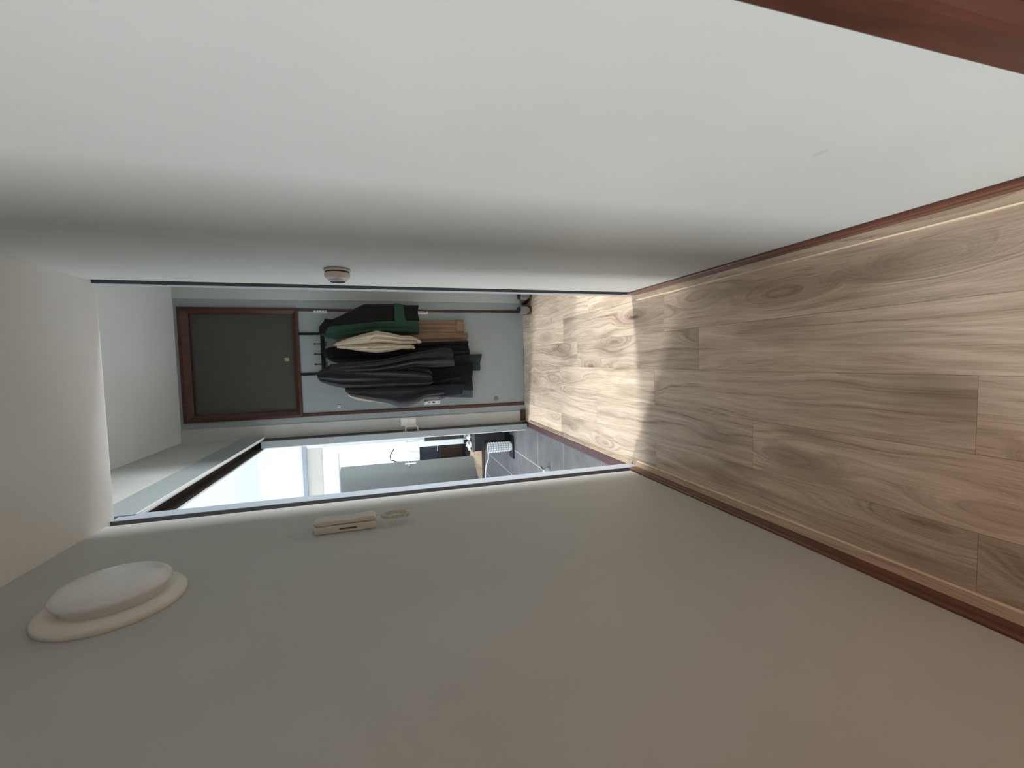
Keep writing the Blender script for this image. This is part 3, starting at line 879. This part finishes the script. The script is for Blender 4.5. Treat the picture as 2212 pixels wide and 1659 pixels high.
YC = YF - .150
g = empty('charcoal_coat', 'big charcoal cotton coat hanging in front on the left of the rack', 'coat', (-.09, YC, 1.85))
child(g, 'body', garment([(1.868, -.115, -.062, .04), (1.845, -.145, -.045, .07), (1.77, -.175, -.005, .095), (1.67, -.203, .008, .105), (1.5, -.212, .012, .105), (1.3, -.214, .005, .10), (1.08, -.213, -.02, .10), (.96, -.206, -.05, .10), (.925, -.19, -.085, .09)], YC, 4, 51, fold_amp=.020, creases=((1.30, .1, .02, .018), (1.24, .0, .018, .014), (1.2, -.2, .02, -.012), (1.66, -.4, .015, .010), (1.62, -.3, .015, -.008))), 'c_charcoal', True)
child(g, 'sleeve', garment([(1.76, -.055, .004, .105), (1.65, -.075, .014, .125), (1.40, -.085, .026, .14), (1.25, -.066, .048, .145), (1.08, -.034, .084, .145), (.93, -.046, .108, .135), (.80, -.042, .127, .125), (.735, -.036, .119, .115)], YC, 3, 53, fold_amp=.014, slant=.014, creases=((1.32, -.2, .016, .014), (1.02, .2, .02, .012), (.86, .3, .02, .010))), 'c_charcoal', True)
child(g, 'sleeve', garment([(1.655, -.232, -.200, .05), (1.61, -.276, -.204, .075), (1.45, -.318, -.206, .10), (1.30, -.352, -.208, .115), (1.21, -.389, -.210, .12), (1.14, -.391, -.211, .12), (1.05, -.366, -.211, .115), (.99, -.330, -.211, .11), (.835, -.324, -.214, .10)], YC, 3, 55, fold_amp=.017, slant=-.008, creases=((1.5, .2, .02, .014), (1.2, .0, .03, .012), (1.02, .1, .02, -.010))), 'c_charcoal', True)
child(g, 'cuff', garment([(.865, -.332, -.27, .106), (.845, -.336, -.268, .108), (.825, -.330, -.27, .104)], YC, 2, 56, nr=6, fold_amp=.006), 'c_charcoal', True)

# ------------------------------------------------------------------ shoes by the end wall
def shoe(x, y, rz, label):
    r = empty('shoe', label, 'shoe', (x, y, 0), 'grey shoes beside the front door')
    r.rotation_euler = (0, 0, rz)
    def sec(y_, w_, zt, zb=.018, sag=0):
        pts = []
        for k in range(16):
            a = 2 * math.pi * k / 16
            cx, cz = math.cos(a), math.sin(a)
            xx = w_ * (abs(cx) ** .75) * (1 if cx > 0 else -1)
            h = (zt - zb) / 2
            zz = zb + h + h * (abs(cz) ** .8) * (1 if cz > 0 else -1)
            pts.append((xx, y_, zz))
        return pts
    bm = bmesh.new(); rings = []
    for y_, w_, zt in ((-.105, .012, .085), (-.102, .030, .105), (-.085, .038, .112), (-.05, .040, .105), (-.01, .040, .092), (.04, .043, .075), (.09, .044, .058), (.125, .036, .050), (.148, .020, .042), (.153, .006, .034)):
        rings.append([bm.verts.new(p) for p in sec(y_, w_, zt)])
    for a, b in zip(rings, rings[1:]):
        for k in range(16):
            j = (k + 1) % 16; bm.faces.new((a[k], a[j], b[j], b[k]))
    bm.faces.new(rings[0]); bm.faces.new(rings[-1])
    obj('upper', bm, 'shoe', r, True)
    bm = bmesh.new()
    out = [(-.036, -.095), (-.02, -.110), (.02, -.110), (.036, -.095), (.042, 0), (.047, .08), (.036, .135), (.012, .160), (-.012, .160), (-.036, .135), (-.047, .08), (-.042, 0)]
    prism(bm, out, 'Z', 0, .021)
    obj('sole', bm, 'brown_in', r)
    bm = bmesh.new(); lathe(bm, [(.0, .0), (.020, .0), (.027, .006), (.030, .008), (.031, .004), (.031, -.012), (0, -.012)], 'Z', 20)
    for v in bm.verts: v.co = Vector((v.co.x, -.055 + v.co.y * 1.5, .1085 + v.co.z - .12 * (v.co.y * 1.5)))
    obj('opening', bm, 'black', r, True)
    bm = bmesh.new()
    for q in range(4):
        y_ = .0 + q * .018; z_ = .091 - q * .0075
        tube(bm, [(-.022, y_, z_ - .008), (0, y_ + .006, z_ + .002), (.022, y_, z_ - .008)], .0025, 6)
    obj('laces', bm, 'ivory', r, True)
    return r
shoe(.470, 3.885, -.12, 'worn grey shoe nearer the front door')
shoe(.585, 3.875, .10, 'worn grey shoe beside its pair, half behind the right metal post')

# ------------------------------------------------------------------ kitchen contents seen through the doorway
lc = empty('low_cabinet', 'low black cabinet standing on the grey kitchen tiles', 'cabinet', (-.85, 4.75, 0))
child(lc, 'body', bx(-1.002, -.720, 4.635, 4.95, .055, .405, bev=.003), 'black')
child(lc, 'top_board', bx(-1.006, -.716, 4.625, 4.95, .405, .432, bev=.002), 'leafgrey')
child(lc, 'plinth', bx(-.990, -.720, 4.660, 4.93, 0, .055), 'black')
child(lc, 'door', bx(-.998, -.724, 4.622, 4.636, .062, .400, bev=.002), 'gloss_black')

mt = tag(obj('bin_mat', bx(-1.085, -.83, 4.47, 4.618, 0.0005, .016, bev=.003), 'black'), 'thin black tray under the dimpled bin', 'tray')
wb = empty('waste_bin', 'small silver dimpled waste bin in front of the low black cabinet', 'bin', (-.955, 4.545, .016))
bm = bmesh.new()
n, rows_ = 36, 21
rings = []
for i in range(rows_):
    z = .022 + .262 * i / (rows_ - 1)
    rr = .047 + .006 * i / (rows_ - 1)
    rings.append([bm.verts.new((-.955 + (rr + .0 * math.cos(k / n * 2 * math.pi * 12) * math.cos(i * math.pi / 1.5)) * math.cos(2 * math.pi * k / n), 4.545 + (rr + .0 * math.cos(k / n * 2 * math.pi * 12) * math.cos(i * math.pi / 1.5)) * math.sin(2 * math.pi * k / n), z)) for k in range(n)])
for a, b in zip(rings, rings[1:]):
    for k in range(n):
        j = (k + 1) % n; bm.faces.new((a[k], a[j], b[j], b[k]))
bm.faces.new(rings[0]); bm.faces.new(rings[-1])
dr = child(wb, 'drum', bm, 'metal', True)
bm = bmesh.new()
for i in range(9):
    for k in range(14):
        a = 2 * math.pi * (k + .5 * (i % 2) * 0) / 14
        z = .040 + i * .0285; rr = .0475 + .006 * (z - .02) / .26
        c_ = Vector((-.955 + rr * math.cos(a), 4.545 + rr * math.sin(a), z))
        n_ = Vector((math.cos(a), math.sin(a), 0)); t_ = Vector((-math.sin(a), math.cos(a), 0))
        ring = [bm.verts.new(c_ + t_ * .0085 * math.cos(q) + Vector((0, 0, .0105 * math.sin(q)))) for q in [j * math.pi / 4 for j in range(8)]]
        tip = [bm.verts.new(c_ + n_ * .006 + t_ * .0055 * math.cos(q) + Vector((0, 0, .007 * math.sin(q)))) for q in [j * math.pi / 4 for j in range(8)]]
        for j in range(8): bm.faces.new((ring[j], ring[(j + 1) % 8], tip[(j + 1) % 8], tip[j]))
        bm.faces.new(tip)
st_ = child(dr, 'dimples', bm, 'white', label='raised white dimples'); st_['kind'] = 'stuff'
bm = bmesh.new(); lathe(bm, [(.050, .016), (.052, .018), (.050, .026), (0, .026)], 'Z', 32, (-.955, 4.545, 0)); child(wb, 'foot_ring', bm, 'chrome', True)
bm = bmesh.new(); lathe(bm, [(.053, .280), (.0565, .284), (.0565, .292), (.048, .300), (0, .302)], 'Z', 32, (-.955, 4.545, 0)); child(wb, 'lid', bm, 'chrome', True)

ov = empty('black_oven', 'black glossy oven box standing on the low black cabinet', 'oven', (-.80, 4.85, .432))
child(ov, 'body', bx(-.875, -.722, 4.80, 4.95, .50, .935, bev=.004), 'gloss_black')
child(ov, 'side_rail', bx(-.884, -.874, 4.795, 4.95, .47, .945, bev=.002), 'chrome')
child(ov, 'foot', bx(-.87, -.74, 4.82, 4.93, .432, .50), 'chrome')
child(ov, 'handle', bx(-.815, -.805, 4.775, 4.80, .56, .60, bev=.002), 'chrome')

def lump(x, y, z, s, seed, mat='foil'):
    rng = random.Random(seed)
    bm = bmesh.new(); bmesh.ops.create_icosphere(bm, subdivisions=2, radius=1)
    for v in bm.verts:
        k = 1 + rng.uniform(-.28, .22)
        v.co = Vector((v.co.x * s * k, v.co.y * s * k, max(-.62, v.co.z * .8 * k) * s))
    zmin = min(v.co.z for v in bm.verts)
    for v in bm.verts: v.co += Vector((x, y, z - zmin))
    return bm
for k, (x, y, z, s, lab) in enumerate(((-.775, 4.70, .432, .035, 'crumpled foil ball on the low cabinet nearest the doorway edge'), (-.845, 4.69, .432, .042, 'larger crumpled foil ball in the middle of the low cabinet top'),
                              (-.93, 4.70, .432, .046, 'crumpled foil lump on the left of the low cabinet top'), (-.985, 4.72, .432, .026, 'smallest foil lump at the left end of the low cabinet top'))):
    tag(obj('foil_ball', lump(x, y, z, s, 70 + k), 'foil'), lab, 'foil', 'foil balls on the low cabinet')
bk = empty('black_box', 'small black box among the foil on the low cabinet', 'box', (-.89, 4.80, .432))
child(bk, 'body', bx(-.925, -.885, 4.755, 4.79, .432, .51, bev=.003), 'gloss_black'); child(bk, 'lid', bx(-.928, -.882, 4.752, 4.793, .51, .52, bev=.002), 'chrome')

# cabinet with brown inside in the far room, towel, lamp cable
dc = empty('sideboard', 'navy sideboard with an open brown compartment beyond the kitchen', 'sideboard', (-1.6, 7.3, 0))
bm = bmesh.new()
box(bm, -1.80, -1.22, 7.2, 7.6, .03, .06); box(bm, -1.80, -1.22, 7.2, 7.6, .80, .845)
box(bm, -1.80, -1.77, 7.2, 7.6, .06, .80); box(bm, -1.25, -1.22, 7.2, 7.6, .06, .80); box(bm, -1.77, -1.25, 7.2, 7.6, .50, .53)
child(dc, 'carcass', bm, 'navy_panel')
child(dc, 'back_panel', bx(-1.77, -1.25, 7.56, 7.598, .06, .80), 'brown_in', label='dark brown back panel')
child(dc, 'drawer_front', bx(-1.765, -1.255, 7.188, 7.21, .535, .795, bev=.003), 'navy_panel')
bm = bmesh.new(); tube(bm, [(-1.49, 7.19, .552), (-1.43, 7.165, .552), (-1.40, 7.165, .552), (-1.36, 7.19, .552)], .009, 8); child(dc, 'handle', bm, 'chrome', True)
for x in (-1.76, -1.27):
    child(dc, 'leg', bx(x, x + .03, 7.24, 7.27, .01, .035), 'black')
tw = empty('towel', 'pale blue-white towel draped over the front of the sideboard', 'towel', (-1.47, 7.2, .845))
bm = bmesh.new()
nu, nv = 22, 14
def towel_pt(u, v, off):
    x = -1.575 + .20 * u
    w_ = .008 * math.sin(u * 14 + v * 2)
    if v < .35: return Vector((x, 7.42 - .24 * v / .35, .858 + off + w_ * .4 + .12 * math.sin(v / .35 * math.pi) + .10 * (v / .35)))
    t = (v - .35) / .65
    return Vector((x, 7.165 - off + w_, 1.03 - .18 * t))
for off in (0, .006):
    pass
A = [[bm.verts.new(towel_pt(i / nu, j / nv, .006)) for j in range(nv + 1)] for i in range(nu + 1)]
B = [[bm.verts.new(towel_pt(i / nu, j / nv, .0)) for j in range(nv + 1)] for i in range(nu + 1)]
for i in range(nu):
    for j in range(nv):
        bm.faces.new((A[i][j], A[i + 1][j], A[i + 1][j + 1], A[i][j + 1])); bm.faces.new((B[i][j], B[i][j + 1], B[i + 1][j + 1], B[i + 1][j]))
for i in range(nu):
    for j in (0, nv): bm.faces.new((A[i][j], B[i][j], B[i + 1][j], A[i + 1][j]))
for j in range(nv):
    for i in (0, nu): bm.faces.new((A[i][j], A[i][j + 1], B[i][j + 1], B[i][j]))
child(tw, 'cloth', bm, 'c_white', True)
lp = empty('arc_lamp', 'thin black arching lamp behind the sideboard', 'lamp', (-1.75, 7.68, 0))
bm = bmesh.new(); lathe(bm, [(0, 0), (.11, 0), (.11, .018), (.02, .03), (0, .03)], 'Z', 24, (-1.75, 7.74, .002)); child(lp, 'base', bm, 'black', True)
bm = bmesh.new()
tube(bm, [(-1.75, 7.74, .02), (-1.76, 7.74, .9), (-1.745, 7.74, 1.20), (-1.70, 7.74, 1.315), (-1.62, 7.74, 1.32), (-1.52, 7.74, 1.26), (-1.46, 7.74, 1.19)], .010, 8); child(lp, 'stem', bm, 'black', True)
bm = bmesh.new(); lathe(bm, [(0, .05), (.02, .05), (.05, 0), (.048, 0), (.0, .03)], 'Z', 20, (-1.46, 7.74, 1.145)); child(lp, 'shade', bm, 'black', True)
wr = empty('carafe', 'small black carafe with white stopper on the sideboard beyond the kitchen', 'carafe', (-1.61, 7.30, .845))
bm = bmesh.new(); lathe(bm, [(0, 0), (.045, 0), (.055, .04), (.045, .085), (.02, .12), (.022, .15), (0, .15)], 'Z', 20, (-1.600, 7.49, .845)); child(wr, 'bottle', bm, 'black', True)
bm = bmesh.new(); lathe(bm, [(0, 0), (.016, 0), (.018, .02), (0, .024)], 'Z', 16, (-1.600, 7.49, .995)); child(wr, 'stopper', bm, 'white', True)

# white cable and plug on the tiles
bm = bmesh.new()
tube(bm, [(-1.24, 5.62, .012), (-1.27, 5.72, .010), (-1.36, 5.74, .008), (-1.45, 5.86, .008), (-1.53, 5.92, .008), (-1.62, 5.96, .008), (-1.75, 5.97, .008)], .009, 8)
tag(obj('white_cable', bm, 'white', smooth=True), 'white cable lying across the kitchen tiles by the far sill', 'cable')
dp = empty('door_stop', 'white cone door stop on the kitchen tiles beside the left post', 'door stop', (-.962, 3.42, 0))
bm = bmesh.new(); lathe(bm, [(0, 0), (.030, 0), (.030, .006), (.020, .03), (.014, .045), (0, .048)], 'Z', 24, (-.962, 3.42, 0)); child(dp, 'cone', bm, 'white', True)
bm = bmesh.new(); tube(bm, [(-.985, 3.43, .01), (-1.0, 3.50, .006), (-.985, 3.58, .006), (-.97, 3.62, .006)], .005, 8); child(dp, 'cord', bm, 'ivory', True)
